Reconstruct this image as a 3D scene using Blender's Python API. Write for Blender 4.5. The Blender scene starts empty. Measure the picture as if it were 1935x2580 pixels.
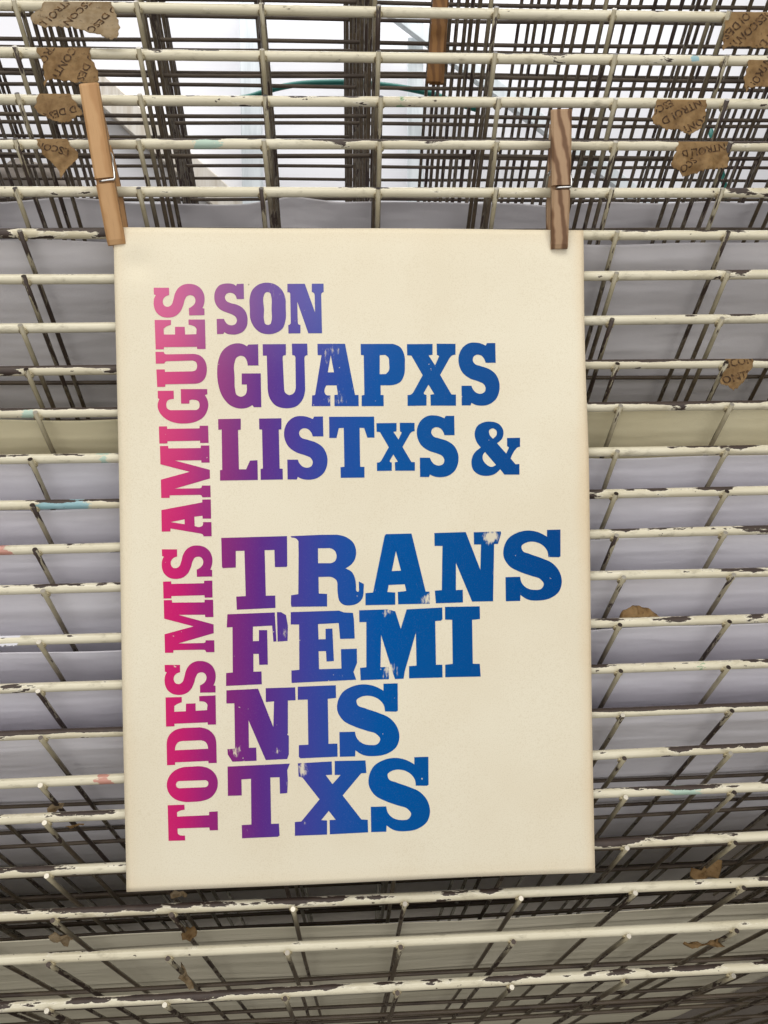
import bpy, bmesh, math, random
from mathutils import Vector, Matrix, noise as mnoise
from mathutils.geometry import tessellate_polygon
random.seed(7)
scene = bpy.context.scene
COL = scene.collection

# ------------------------------------------------------------------ camera
F, CX, CY = 1938.0, 967.5, 1290.0          # focal length and centre of the photograph, in its pixels
DIST = 0.489                                # metres from the lens to the plane of the front bars
YAW, PITCH, ROLL = math.radians(3.131), math.radians(-0.449), math.radians(-1.162)
r = Vector((math.cos(YAW), -math.sin(YAW), 0)); fw = Vector((math.sin(YAW), math.cos(YAW), 0)); up = Vector((0, 0, 1))
fw, up = fw*math.cos(PITCH) + up*math.sin(PITCH), up*math.cos(PITCH) - fw*math.sin(PITCH)
r, up = r*math.cos(ROLL) + up*math.sin(ROLL), up*math.cos(ROLL) - r*math.sin(ROLL)
CAM = Vector((0, -DIST, 0))
cam_data = bpy.data.cameras.new('camera'); cam = bpy.data.objects.new('camera', cam_data); COL.objects.link(cam)
m3 = Matrix((r, up, -fw)).transposed()
cam.matrix_world = Matrix.Translation(CAM) @ m3.to_4x4()
cam_data.sensor_fit = 'VERTICAL'; cam_data.sensor_height = 36.0; cam_data.lens = F/2580*36.0
cam_data.clip_start = 0.01; cam_data.clip_end = 200
scene.camera = cam

# ------------------------------------------------------------------ light
world = bpy.data.worlds.new('World'); scene.world = world; world.use_nodes = True
bg = world.node_tree.nodes['Background']; bg.inputs[0].default_value = (1.0, 0.985, 0.96, 1); bg.inputs[1].default_value = 0.07
def area(name, loc, target, sx, sy, power, col):
    d = bpy.data.lights.new(name, 'AREA'); d.shape = 'RECTANGLE'; d.size = sx; d.size_y = sy; d.energy = power; d.color = col
    o = bpy.data.objects.new(name, d); COL.objects.link(o); o.location = loc
    o.rotation_euler = (Vector(target) - Vector(loc)).to_track_quat('-Z', 'Y').to_euler(); return o
area('daylight_from_above', (-0.2, -1.15, 1.45), (0, 0, 0.05), 2.4, 1.0, 26.5, (1.0, 0.97, 0.91))
area('daylight_from_front', (0.1, -1.9, -0.30), (0, 0.2, -0.05), 4.0, 2.6, 43, (1.0, 0.985, 0.965))
area('roof_daylight', (0.0, 1.75, 3.3), (0.1, 2.7, 1.2), 4.0, 1.6, 128, (0.985, 0.985, 1.0))
scene.view_settings.view_transform = 'Standard'; scene.view_settings.look = 'None'
scene.view_settings.exposure = 0.0; scene.view_settings.gamma = 1.0
scene.cycles.max_bounces = 8

# ------------------------------------------------------------------ helpers
def pix(X, Y, yp=0.0):
    """point on the upright plane y = yp seen at photograph pixel X, Y (used to take measurements off the rack)"""
    d = r*((X-CX)/F) + fw + up*((CY-Y)/F)
    return CAM + d*((yp + DIST)/d.y)
def lin(c):
    return tuple(((v/255)/12.92 if v/255 <= .04045 else ((v/255+.055)/1.055)**2.4) for v in c) + (1.0,)
def mesh_obj(name, verts, faces, mats, parent=None, smooth=False, fm=None):
    me = bpy.data.meshes.new(name); me.from_pydata([tuple(v) for v in verts], [], faces)
    for m in (mats if isinstance(mats, (list, tuple)) else [mats]): me.materials.append(m)
    if smooth: me.polygons.foreach_set('use_smooth', [True]*len(me.polygons))
    if fm: me.polygons.foreach_set('material_index', fm)
    me.update()
    o = bpy.data.objects.new(name, me); COL.objects.link(o)
    if parent: o.parent = parent
    return o
def tag(o, label=None, cat=None, group=None, kind=None):
    for k, v in (('label', label), ('category', cat), ('group', group), ('kind', kind)):
        if v: o[k] = v
    return o
def tube(points, rad, seg=10, cap=True):
    """verts, faces of a round tube along points; rad is a number or a list"""
    V, Fc = [], []; n = len(points); P = [Vector(p) for p in points]
    prev = None
    for i, p in enumerate(P):
        t = ((P[min(i+1, n-1)] - P[max(i-1, 0)])).normalized()
        if prev is None:
            a = Vector((0, 0, 1)) if abs(t.z) < .9 else Vector((0, 1, 0))
            u = t.cross(a).normalized()
        else:
            u = (prev - t*prev.dot(t)).normalized()
        prev = u; w = t.cross(u)
        q = rad[i] if isinstance(rad, (list, tuple)) else rad
        for k in range(seg):
            th = 2*math.pi*k/seg; V.append(p + (u*math.cos(th) + w*math.sin(th))*q)
    for i in range(n-1):
        for k in range(seg):
            a = i*seg+k; b = i*seg+(k+1) % seg; Fc.append((a, b, b+seg, a+seg))
    if cap:
        Fc.append(tuple(reversed(range(seg)))); Fc.append(tuple(range((n-1)*seg, n*seg)))
    return V, Fc
def loft(sections, cap=True):
    """closed sections (same count) joined into a solid"""
    V = [v for s in sections for v in s]; n = len(sections[0]); Fc = []
    for i in range(len(sections)-1):
        for k in range(n):
            a = i*n+k; b = i*n+(k+1) % n; Fc.append((a, b, b+n, a+n))
    if cap: Fc.append(tuple(reversed(range(n)))); Fc.append(tuple(range((len(sections)-1)*n, len(sections)*n)))
    return V, Fc

# ------------------------------------------------------------------ materials
class NT:
    def __init__(s, name):
        s.m = bpy.data.materials.new(name); s.m.use_nodes = True; s.t = s.m.node_tree; s.n = s.t.nodes; s.l = s.t.links
        s.b = s.n['Principled BSDF']; s.out = s.n['Material Output']
    def add(s, typ, **kw):
        o = s.n.new(typ)
        for k, v in kw.items(): setattr(o, k, v)
        return o
    def put(s, sock, v):
        if hasattr(v, 'is_output'): s.l.new(v, sock)
        else: sock.default_value = v
    def math(s, op, a, b=0.0, c=0.0, clamp=False):
        o = s.add('ShaderNodeMath', operation=op, use_clamp=clamp)
        for i, v in enumerate((a, b, c)): s.put(o.inputs[i], v)
        return o.outputs[0]
    def step(s, v, lo, hi):
        o = s.add('ShaderNodeMapRange', interpolation_type='SMOOTHSTEP'); s.put(o.inputs[0], v)
        s.put(o.inputs[1], lo); s.put(o.inputs[2], hi); return o.outputs[0]
    def noise(s, vec, scale, detail=4, rough=.6, w=None):
        o = s.add('ShaderNodeTexNoise', noise_dimensions='4D' if w is not None else '3D')
        s.put(o.inputs['Vector'], vec); o.inputs['Scale'].default_value = scale; o.inputs['Detail'].default_value = detail
        o.inputs['Roughness'].default_value = rough
        if w is not None: s.put(o.inputs['W'], w)
        return o.outputs[0]
    def mapv(s, vec, scale):
        o = s.add('ShaderNodeVectorMath', operation='MULTIPLY'); s.put(o.inputs[0], vec); o.inputs[1].default_value = scale; return o.outputs[0]
    def mix(s, f, a, b):
        o = s.add('ShaderNodeMix', data_type='RGBA'); s.put(o.inputs[0], f); s.put(o.inputs[6], a); s.put(o.inputs[7], b); return o.outputs[2]
    def obj(s): return s.add('ShaderNodeTexCoord').outputs['Object']
    def xyz(s, v):
        o = s.add('ShaderNodeSeparateXYZ'); s.put(o.inputs[0], v); return o.outputs
    def rnd(s): return s.add('ShaderNodeObjectInfo').outputs['Random']
    def bump(s, h, strength, dist):
        o = s.add('ShaderNodeBump'); s.put(o.inputs['Height'], h); o.inputs['Strength'].default_value = strength; o.inputs['Distance'].default_value = dist
        s.l.new(o.outputs[0], s.b.inputs['Normal'])
    def done(s, col, rough=.5, spec=.5, metal=0.0):
        s.put(s.b.inputs['Base Color'], col); s.put(s.b.inputs['Roughness'], rough); s.put(s.b.inputs['Specular IOR Level'], spec)
        s.put(s.b.inputs['Metallic'], metal); return s.m

def paint_material(name, wire=False):
    """old cream enamel, chipped to dark iron along the upper side; object colour R = how chipped, G = smear hue, B = smear place"""
    t = NT(name); co = t.obj(); oi = t.add('ShaderNodeObjectInfo'); sep = t.add('ShaderNodeSeparateColor'); t.l.new(oi.outputs['Color'], sep.inputs[0])
    w = t.math('MULTIPLY', oi.outputs['Random'], 90.0)
    ax = t.xyz(co)
    if wire:
        v1 = t.mapv(co, (260, 45, 260)); v2 = t.mapv(co, (500, 160, 500))
    else:
        v1 = t.mapv(co, (42, 150, 150)); v2 = t.mapv(co, (170, 330, 330))
    n1 = t.noise(v1, 1.0, 7, .62, w); n2 = t.noise(v2, 1.0, 3, .55, w)
    n3 = t.noise(t.mapv(co, (9, 30, 30) if not wire else (60, 9, 60)), 1.0, 3, .5, w)
    geo = t.add('ShaderNodeNewGeometry'); dt = t.add('ShaderNodeVectorMath', operation='DOT_PRODUCT')
    t.l.new(geo.outputs['Normal'], dt.inputs[0]); dt.inputs[1].default_value = Vector((0, -0.42, 0.91)).normalized()
    if wire:
        val = t.math('ADD', n1, t.math('MULTIPLY', t.math('SUBTRACT', n3, .5), .5))
        val = t.math('ADD', val, t.math('MULTIPLY', sep.outputs[0], .16))
        chip = t.step(val, .655, .68)
    else:
        bias = t.step(dt.outputs['Value'], .45, 1.0)
        val = t.math('ADD', n1, t.math('MULTIPLY', t.math('MULTIPLY', bias, sep.outputs[0]), .30))
        val = t.math('ADD', val, t.math('MULTIPLY', t.math('SUBTRACT', n3, .5), .75))
        chip = t.step(val, .648, .663)
    spot = 0.0 if wire else t.step(t.math('ADD', n2, t.math('MULTIPLY', t.math('SUBTRACT', n3, .5), .25)), .695, .72)
    mask = t.math('MAXIMUM', chip, spot)
    edge = t.math('SUBTRACT', t.step(val, .60, .635), chip, clamp=True)
    n4 = t.noise(t.mapv(co, (90, 220, 220)), 1.0, 5, .65, t.math('ADD', w, 7.0))
    cream = t.mix(t.step(n3, .35, .75), lin((228, 221, 197)), lin((208, 198, 169)))
    grime = t.step(n4, .52, .78)
    cream = t.mix(t.math('MULTIPLY', grime, .6), cream, lin((128, 118, 92)))
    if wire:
        cream = t.mix(t.math('MULTIPLY', t.step(t.math('ADD', t.xyz(co)[1], t.math('MULTIPLY', t.math('SUBTRACT', n3, .5), .05)), .004, .050), .90), t.mix(.72, cream, lin((150, 139, 110))), t.mix(t.step(n4, .3, .7), lin((92, 76, 58)), lin((62, 50, 40))))  # shade deeper in the rack painted in: wires turn brown behind the weld
    cream = t.mix(t.math('MULTIPLY', edge, .12 if wire else .5), cream, lin((246, 240, 222)))
    # paint smears left by printers' hands
    if not wire:
        ramp = t.add('ShaderNodeValToRGB'); t.l.new(sep.outputs[1], ramp.inputs[0]); ramp.color_ramp.interpolation = 'CONSTANT'
        e = ramp.color_ramp.elements; e[0].color = lin((60, 170, 200)); e[0].position = 0
        for p, c in ((.4, (150, 200, 190)), (.6, (190, 70, 70)), (.85, (60, 150, 90))):
            q = e.new(p); q.color = lin(c)
        e[-1].color = lin((60, 150, 90)) if e[-1].position > .99 else e[-1].color
        d = t.math('ABSOLUTE', t.math('SUBTRACT', ax[0], t.math('SUBTRACT', sep.outputs[2], .5)))
        d = t.math('ADD', d, t.math('MULTIPLY', t.math('SUBTRACT', n4, .5), .03))
        sm = t.math('MULTIPLY', t.math('SUBTRACT', 1.0, t.step(d, t.math('MULTIPLY', oi.outputs['Alpha'], .3), t.math('MULTIPLY', oi.outputs['Alpha'], 1.6))), t.step(sep.outputs[1], .02, .06))
        cream = t.mix(t.math('MULTIPLY', t.step(t.math('ADD', sm, t.math('MULTIPLY', t.math('SUBTRACT', n1, .5), 1.5)), .62, .72), .62), cream, ramp.outputs[0])
    iron = t.mix(n2, lin((44, 34, 31)), lin((80, 64, 55)))
    t.bump(t.math('ADD', t.math('MULTIPLY', mask, -1.0), t.math('MULTIPLY', n4, .35)), .55, .0006)
    return t.done(t.mix(mask, cream, iron), t.math('ADD', t.math('MULTIPLY', mask, .25), .30), .55)
M_BAR = paint_material('cream_enamel'); M_WIRE = paint_material('cream_enamel_wire_shaded', True)
t = NT('cut_metal'); M_TIP = t.done(t.mix(t.step(t.rnd(), .40, .60), lin((60, 50, 45)), lin((190, 184, 172))), .35, .5, .6)

t = NT('mottled_weld'); co = t.obj(); M_BEAD = t.done(t.mix(t.step(t.noise(co, 700, 3), .4, .65), lin((196, 184, 150)), lin((120, 106, 82))), .5, .4)  # beads mottled between cream and brown
def paper_material(name, c1, c2):
    t = NT(name); co = t.obj(); n = t.noise(co, 9, 5, .55, t.math('MULTIPLY', t.rnd(), 40.0)); n2 = t.noise(co, 900, 2, .5)
    col = t.mix(t.step(n, .3, .7), lin(c1), lin(c2)); wr = t.noise(t.mapv(co, (5, 22, 22)), 1, 3, .5, t.math('MULTIPLY', t.rnd(), 40.0)); t.bump(t.math('ADD', t.math('MULTIPLY', n2, .05), t.math('ADD', t.math('MULTIPLY', wr, 4.0), n)), .8, .0026)
    return t.done(col, .85, .2)
M_SHEET = paper_material('white_sheet_paper', (230, 227, 231), (220, 217, 222))
M_SHEET_LIT = paper_material('lit_sheet_paper', (242, 240, 247), (233, 230, 237))  # same white paper lightened, standing in for light from below on lower sheets
M_CREAMSHEET = paper_material('cream_sheet_paper', (236, 228, 196), (228, 218, 184))
M_SHEET_WARMLIT = paper_material('warm_lit_sheet_paper', (236, 229, 206), (226, 219, 194))  # warm tint of the light on this sheet put into its paper colour

def poster_nodes(t):
    co = t.obj(); fine = t.noise(co, 1500, 3, .6); mid = t.noise(co, 260, 4, .6); low = t.noise(co, 12, 3, .5)
    return co, fine, mid, low
t = NT('aged_poster_paper'); co, fine, mid, low = poster_nodes(t); ax = t.xyz(co)
base = t.mix(t.step(low, .3, .7), lin((241, 233, 211)), lin((236, 226, 202)))
base = t.mix(t.math('MULTIPLY', t.step(fine, .45, .75), .36), base, lin((205, 190, 155)))
base = t.mix(t.math('MULTIPLY', t.step(mid, .60, .80), .10), base, lin((190, 175, 140)))
ex = t.step(t.math('ADD', ax[0], t.math('MULTIPLY', t.math('SUBTRACT', low, .5), .010)), .136, .1505)
ex2 = t.step(t.math('MULTIPLY', ax[0], -1.0), .136, .150)
ez = t.step(t.math('ABSOLUTE', ax[2]), .19, .212)
base = t.mix(t.math('MULTIPLY', ex, .50), base, lin((222, 188, 140)))
base = t.mix(t.math('MULTIPLY', ex2, .30), base, lin((222, 194, 150)))
base = t.mix(t.math('MULTIPLY', ez, .22), base, lin((222, 194, 150)))
fleck = t.add('ShaderNodeTexVoronoi'); t.l.new(co, fleck.inputs['Vector']); fleck.inputs['Scale'].default_value = 70
fl = t.math('MULTIPLY', t.math('SUBTRACT', 1.0, t.step(fleck.outputs['Distance'], .030, .055)), t.step(t.noise(co, 23, 2), .60, .63))
base = t.mix(t.math('MULTIPLY', fl, .7), base, lin((110, 96, 78)))
t.bump(t.math('ADD', t.math('MULTIPLY', fine, .5), mid), .18, .0003)
M_POSTER = t.done(base, .8, .25)

t = NT('rainbow_roll_ink'); co, fine, mid, low = poster_nodes(t); ax = t.xyz(co)
u = t.math('ADD', t.math('ADD', ax[0], t.math('MULTIPLY', ax[2], -.018)), t.math('MULTIPLY', t.math('SUBTRACT', low, .5), .006))
mr = t.add('ShaderNodeMapRange'); t.put(mr.inputs[0], u); mr.inputs[1].default_value = -.15; mr.inputs[2].default_value = .15
ramp = t.add('ShaderNodeValToRGB'); t.l.new(mr.outputs[0], ramp.inputs[0]); e = ramp.color_ramp.elements
stops = [(.085, (218, 42, 112)), (.135, (200, 36, 114)), (.18, (160, 40, 122)), (.235, (132, 44, 124)), (.30, (96, 48, 138)), (.39, (66, 68, 158)),
         (.46, (36, 80, 164)), (.54, (0, 86, 164)), (.65, (0, 84, 156)), (.95, (0, 70, 138))]
e[0].position, e[0].color = stops[0][0], lin(stops[0][1]); e[1].position, e[1].color = stops[-1][0], lin(stops[-1][1])
for p, c in stops[1:-1]:
    q = e.new(p); q.color = lin(c)
ink = ramp.outputs[0]
thin = t.step(ax[2], -.03, .19)                      # the upper lines were printed with a thinner film of ink
ink = t.mix(t.math('MULTIPLY', thin, t.math('ADD', .015, t.math('MULTIPLY', t.step(ax[0], -.03, -.13), .17))), ink, lin((240, 190, 215)))
ink = t.mix(t.math('MULTIPLY', t.math('MULTIPLY', t.step(ax[2], .105, .165), t.step(ax[0], .04, -.03)), .13), ink, lin((205, 190, 235)))
ink = t.mix(t.math('MULTIPLY', t.step(fine, .5, .8), .035), ink, lin((235, 215, 205)))
M_INK_T, M_INK_CO, M_INK_MID, M_INK_FINE, M_INK_COL = t, co, mid, fine, ink   # finished once the poster's worn spots are known

def tape_material(name, c1, c2):
    t = NT(name); co = t.obj(); n = t.noise(co, 90, 5, .65); n2 = t.noise(co, 420, 4, .6)
    col = t.mix(t.step(n, .35, .7), lin(c1), lin(c2))
    col = t.mix(t.math('MULTIPLY', t.step(n2, .58, .7), .45), col, lin((84, 66, 46)))
    t.bump(t.math('ADD', n, t.math('MULTIPLY', n2, .4)), .5, .0012); m = t.done(col, .62, .35)
    tr = t.add('ShaderNodeBsdfTranslucent'); t.l.new(col, tr.inputs[0]); mx = t.add('ShaderNodeMixShader'); mx.inputs[0].default_value = .48
    t.l.new(t.b.outputs[0], mx.inputs[1]); t.l.new(tr.outputs[0], mx.inputs[2]); t.l.new(mx.outputs[0], t.out.inputs[0]); return m
M_TAPE = tape_material('kraft_paper_tape', (184, 152, 106), (152, 119, 77))
M_TAPE2 = tape_material('worn_kraft_tape', (196, 176, 144), (164, 138, 100))
M_WHITETAPE = paper_material('white_tape', (238, 238, 244), (225, 224, 232))
t = NT('tape_print'); co = t.obj(); M_PRINT = t.done(t.mix(t.step(t.noise(co, 400, 3), .45, .65), lin((66, 48, 33)), lin((124, 95, 62))), .7, .2)

def wood(name, c1, c2, c3, sx, contrast, tilt):
    t = NT(name); co = t.obj(); mp = t.add('ShaderNodeMapping'); t.l.new(co, mp.inputs[0]); mp.inputs['Rotation'].default_value = (0, tilt, 0)
    wv = t.add('ShaderNodeTexWave', wave_type='BANDS', bands_direction='X'); t.l.new(mp.outputs[0], wv.inputs[0])
    wv.inputs['Scale'].default_value = sx; wv.inputs['Distortion'].default_value = 5.0; wv.inputs['Detail'].default_value = 3; wv.inputs['Detail Scale'].default_value = .8; wv.inputs['Detail Roughness'].default_value = .55
    fib = t.noise(t.mapv(co, (900, 900, 30)), 1, 4, .6)
    col = t.mix(t.step(wv.outputs[1], .25, .8), lin(c1), lin(c2)); col = t.mix(t.math('MULTIPLY', t.step(wv.outputs[1], .55, .95), contrast), col, lin(c3))
    col = t.mix(t.math('MULTIPLY', t.step(fib, .5, .8), .3), col, lin(c3)); t.bump(fib, .3, .0004)
    return t.done(col, .62, .3)
M_WOOD1 = wood('honey_pine', (194, 154, 110), (185, 143, 98), (148, 106, 68), 26, .22, .04)
M_WOOD2 = wood('striped_brown_wood', (172, 142, 112), (154, 122, 94), (98, 68, 46), 40, .8, .16)
M_WOOD3 = wood('dull_brown_wood', (128, 90, 48), (112, 76, 38), (80, 50, 26), 60, .3, .05)
t = NT('spring_steel'); M_STEEL = t.done(lin((205, 205, 205)), .28, .5, 1.0)
t = NT('white_sheeting'); co = t.obj(); n = t.noise(co, 1.2, 4, .5)
M_SHEETING = t.done(t.mix(t.step(n, .3, .7), lin((230, 229, 231)), lin((236, 235, 238))), .8, .2)
t = NT('white_painted_timber'); co = t.obj(); n = t.noise(t.mapv(co, (30, 30, 3)), 1, 5, .6)
M_TIMBER = t.done(t.mix(t.step(n, .4, .7), lin((228, 234, 236)), lin((205, 212, 214))), .6, .3)
t = NT('bare_timber'); co = t.obj(); n = t.noise(t.mapv(co, (40, 40, 4)), 1, 5, .6)
M_BARE = t.done(t.mix(t.step(n, .35, .7), lin((222, 216, 206)), lin((200, 190, 174))), .7, .2)
t = NT('teal_hose'); M_HOSE = t.done(lin((16, 96, 86)), .45, .4)
t = NT('grey_cloth'); M_CLOTH = t.done(lin((120, 112, 104)), .9, .1)
t = NT('concrete_floor'); co = t.obj(); n = t.noise(co, 6, 6, .6)
M_FLOOR = t.done(t.mix(n, lin((70, 64, 58)), lin((96, 88, 78))), .85, .2)

# ------------------------------------------------------------------ setting behind the rack
floor = mesh_obj('floor', [(-4, -4, -1.15), (4, -4, -1.15), (4, 4, -1.15), (-4, 4, -1.15)], [(0, 1, 2, 3)], M_FLOOR); tag(floor, kind='structure')
YB = 2.6
V, Fc = [], []
nx, nz = 60, 30
for j in range(nz+1):
    for i in range(nx+1):
        x = -2.6+5.2*i/nx; z = .15+2.8*j/nz
        V.append((x, YB + .012*math.sin(x*5+z) + .008*math.sin(z*9+x*2), z))
for j in range(nz):
    for i in range(nx):
        a = j*(nx+1)+i; Fc.append((a, a+1, a+nx+2, a+nx+1))
sh = mesh_obj('white_sheeting', V, Fc, M_SHEETING, smooth=True)
mod = sh.modifiers.new('thickness', 'SOLIDIFY'); mod.thickness = .002; mod.offset = 1
tag(sh, 'bright white sheeting hung far behind the wire trays', 'sheeting')
def beam(name, pa, pb, wpx, yp, depth, mat, label, cat, group=None):
    a = pix(pa[0], pa[1], yp); b = pix(pb[0], pb[1], yp); wd = wpx/F*(yp+DIST)
    d = (b-a).normalized(); s = d.cross(Vector((0, 1, 0))).normalized()*wd/2; n = Vector((0, depth/2, 0)); c = wd*.08
    secs = []
    for p in (a, b):
        secs.append([p+s*.92-n, p+s-n*.9, p+s+n*.9, p+s*.92+n, p-s*.92+n, p-s+n*.9, p-s-n*.9, p-s*.92-n])
    V, Fc = loft(secs); o = mesh_obj(name, V, Fc, mat); tag(o, label, cat, group); return o
beam('timber_post', (626, -160), (640, 620), 50, YB-.10, .05, M_TIMBER, 'wide white painted post standing behind the trays, left of the top clothespin', 'post')
beam('timber_post', (1046, 105), (1046, 620), 38, YB-.10, .05, M_TIMBER, 'narrower white post rising to the long grey brace, right of the teal hose middle', 'post')
beam('timber_brace', (900, -40), (1700, 566), 36, YB-.16, .03, M_TIMBER, 'long thin white brace falling from the top middle towards lower right', 'brace')
beam('timber_brace', (200, 180), (660, 590), 62, YB-.05, .05, M_BARE, 'broad bare timber brace behind the left clothespin falling to the right', 'brace')
hp = [(540, 252), (620, 246), (690, 224), (752, 212), (820, 208), (887, 208), (960, 214), (1020, 222), (1093, 238), (1140, 256), (1200, 275)]
pts = [pix(x, y, YB-.22 - .02*math.sin(i*.7)) for i, (x, y) in enumerate(hp)]
fine = []
for i in range(len(pts)-1):
    p0, p1, p2, p3 = pts[max(i-1, 0)], pts[i], pts[i+1], pts[min(i+2, len(pts)-1)]
    for k in range(6):
        s = k/6; fine.append(.5*((2*p1)+(p2-p0)*s+(2*p0-5*p1+4*p2-p3)*s*s+(3*p1-p0-3*p2+p3)*s**3))
fine.append(pts[-1])
V, Fc = tube(fine, .0105, 10); tag(mesh_obj('hose', V, Fc, M_HOSE, smooth=True), 'dark green hose arching before the white background at top centre', 'hose')
pts = [pix(x, y, YB-.22) for x, y in ((1786, 318), (1796, 350), (1808, 392), (1820, 440), (1830, 490), (1836, 560))]
V, Fc = tube(pts, .010, 10); tag(mesh_obj('hose', V, Fc, M_HOSE, smooth=True), 'teal hose end hanging down behind the creased tape at right', 'hose')
# a grey cloth bundle hanging at the left behind the trays
bm = bmesh.new(); bmesh.ops.create_icosphere(bm, subdivisions=4, radius=1.0)
c = pix(70, 470, YB-.35)
for v in bm.verts:
    k = mnoise.noise(v.co*2.2)*.18 + mnoise.noise(v.co*6)*.05
    v.co = Vector((v.co.x*.16, v.co.y*.06, v.co.z*.085))*(1+k)
me = bpy.data.meshes.new('cloth_bundle'); bm.to_mesh(me); bm.free(); me.materials.append(M_CLOTH)
me.polygons.foreach_set('use_smooth', [True]*len(me.polygons))
o = bpy.data.objects.new('cloth_bundle', me); COL.objects.link(o); o.location = c
tag(o, 'dull grey bundle seen between the wires left of the clothespin', 'bundle')

# ------------------------------------------------------------------ the drying rack: one tray per front bar
R_BAR, R_WIRE, R_CROSS = .00308, .00155, .0015
SLOPE = math.radians(39.9); TRAY_L = .62
XL, XR = -.60, .64
BARS = [(14.6, 44), (131, 155), (248, 265), (362, 370), (484, 485), (590, 592), (703, 692), (825, 805), (935, 916), (1042, 1020), (1159, 1132),
        (1273, 1235.5), (1384, 1337), (1487, 1442), (1615, 1558), (1737, 1671), (1854, 1779), (1973, 1884), (2066, 1982), (2199, 2107), (2310, 2220), (2419, 2326), (2535, 2437)]
WIRES = {1: [35, 344, 659, 954, 1251, 1548, None], 2: [38, 350, 660.5, 954, 1248, 1551, 1831], 3: [44, 353, 668, 960, 1257, 1551, 1831],
         4: [39, 349, 665, 957, 1252, 1551, None], 5: [39, 350, 659, 953, 1251, 1542, 1820], 6: [50.6, None, None, None, None, 1555, 1834],
         7: [60.8, None, None, None, None, 1553, 1834], 8: [52, None, None, None, None, 1542, 1819], 9: [66.6, None, None, None, None, 1555, 1829],
         10: [90, None, None, None, None, 1563, 1843], 11: [77, None, None, None, None, 1555, 1832], 12: [82, None, None, None, None, 1551.6, 1830.5],
         13: [88.6, None, None, None, None, 1553, 1827], 14: [109, None, None, None, None, 1571, 1848], 15: [98, None, None, None, None, 1561, 1837],
         16: [96.5, None, None, None, None, 1563, 1834], 17: [103, None, None, None, None, 1568, 1843], 18: [102, None, None, None, None, 1572, 1840],
         19: [112.6, None, None, None, None, 1576, 1849], 20: [118, None, None, None, None, 1579, 1852], 21: [133, 432, 738, 1020, 1312, 1600, 1873],
         22: [122.5, 423, 723.5, 1009, 1293, 1583.6, 1855], 23: [118, 415, 718, 1001, 1289, 1579, 1847]}
#        how chipped, smear hue, photo x and half width of the smear
CHIPS = {1: (.25, 0, 0, 0), 2: (.35, .1, 1762, .002), 3: (.30, .9, 1030, .003), 4: (1.0, .5, 540, .008), 5: (.10, 0, 0, 0), 6: (.30, 0, 0, 0), 7: (.2, 0, 0, 0), 8: (.3, 0, 0, 0), 9: (.95, 0, 0, 0),
         10: (.85, .5, 88, .004), 11: (.38, .5, 265, .003), 12: (.62, .12, 160, .020), 13: (.30, .7, 5, .007), 14: (.50, 0, 0, 0), 15: (.36, 0, 0, 0), 16: (.34, .9, 1755, .002), 17: (1.25, 0, 0, 0),
         18: (.45, .7, 250, .004), 19: (.55, .5, 1705, .012), 20: (.60, 0, 0, 0), 21: (.40, 0, 0, 0), 22: (.10, 0, 0, 0), 23: (.50, 0, 0, 0)}
LABELS = {1: 'topmost cream bar tray with a black paint scrape and the largest torn tape',
          2: 'second cream bar tray from the top, small blue dabs beside its right hand tape',
          3: 'third cream bar tray from the top with a small green dab near its middle',
          4: 'fourth cream bar tray from the top, upper edge flaked to dark metal almost throughout',
          5: 'clean cream bar tray just above the poster top, crossed by both clothespins, without tape',
          6: 'cream bar tray that the poster and both clothespins are clamped to',
          7: 'nearly unchipped cream bar tray, first below the tips of the clothespins',
          8: 'cream bar tray level with the foot of the printed word SON',
          9: 'chipped cream bar tray with a twisted wedge of brown tape near its right end',
          10: 'flaking cream bar tray with the yellowish sheet lying directly on it',
          11: 'cream bar tray beside the printed word LISTXS, dark chips along the top',
          12: 'cream bar tray with a long bright blue paint smear left of the poster',
          13: 'cream bar tray reddened at its left end, level with the top of the word TRANS',
          14: 'chipped cream bar tray level with the foot of the word TRANS, no tape on it',
          15: 'cream bar tray with white tape at left and a curl of brown tape at right',
          16: 'cream bar tray with a green paint smear right of the word FEMI',
          17: 'cream bar tray with its top side flaked black for the whole length right of NIS',
          18: 'cream bar tray with a pale red dab, left of the printed word TXS',
          19: 'cream bar tray with a teal streak right of the poster, beside the foot of TXS',
          20: 'cream bar tray crossing just above the poster bottom corners, scratched at right',
          21: 'cream bar tray first below the bottom edge of the poster',
          22: 'cream bar tray second below the poster, nearly without chips',
          23: 'lowest cream bar tray at the foot of the picture, dark flakes along it'}
def bar_z(yl, yr):
    a, b = pix(0, yl), pix(1935, yr); s = (b.z-a.z)/(b.x-a.x); return a.z - s*a.x, s    # height at x = 0 and tilt
def bar_mesh(seed):
    rnd = random.Random(seed); pts = []; rad = []
    n = 90
    for i in range(n+1):
        x = XL+(XR-XL)*i/n; pts.append((x, .0005*math.sin(x*7+seed), .0004*math.sin(x*5+seed*2))); rad.append(R_BAR*(1+.018*mnoise.noise(Vector((x*40, seed, 0)))))
    V, Fc = tube(pts, rad, 20)
    me = bpy.data.meshes.new('front_bar'); me.from_pydata([tuple(v) for v in V], [], Fc); me.materials.append(M_BAR)
    me.polygons.foreach_set('use_smooth', [True]*len(me.polygons)); return me
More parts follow.
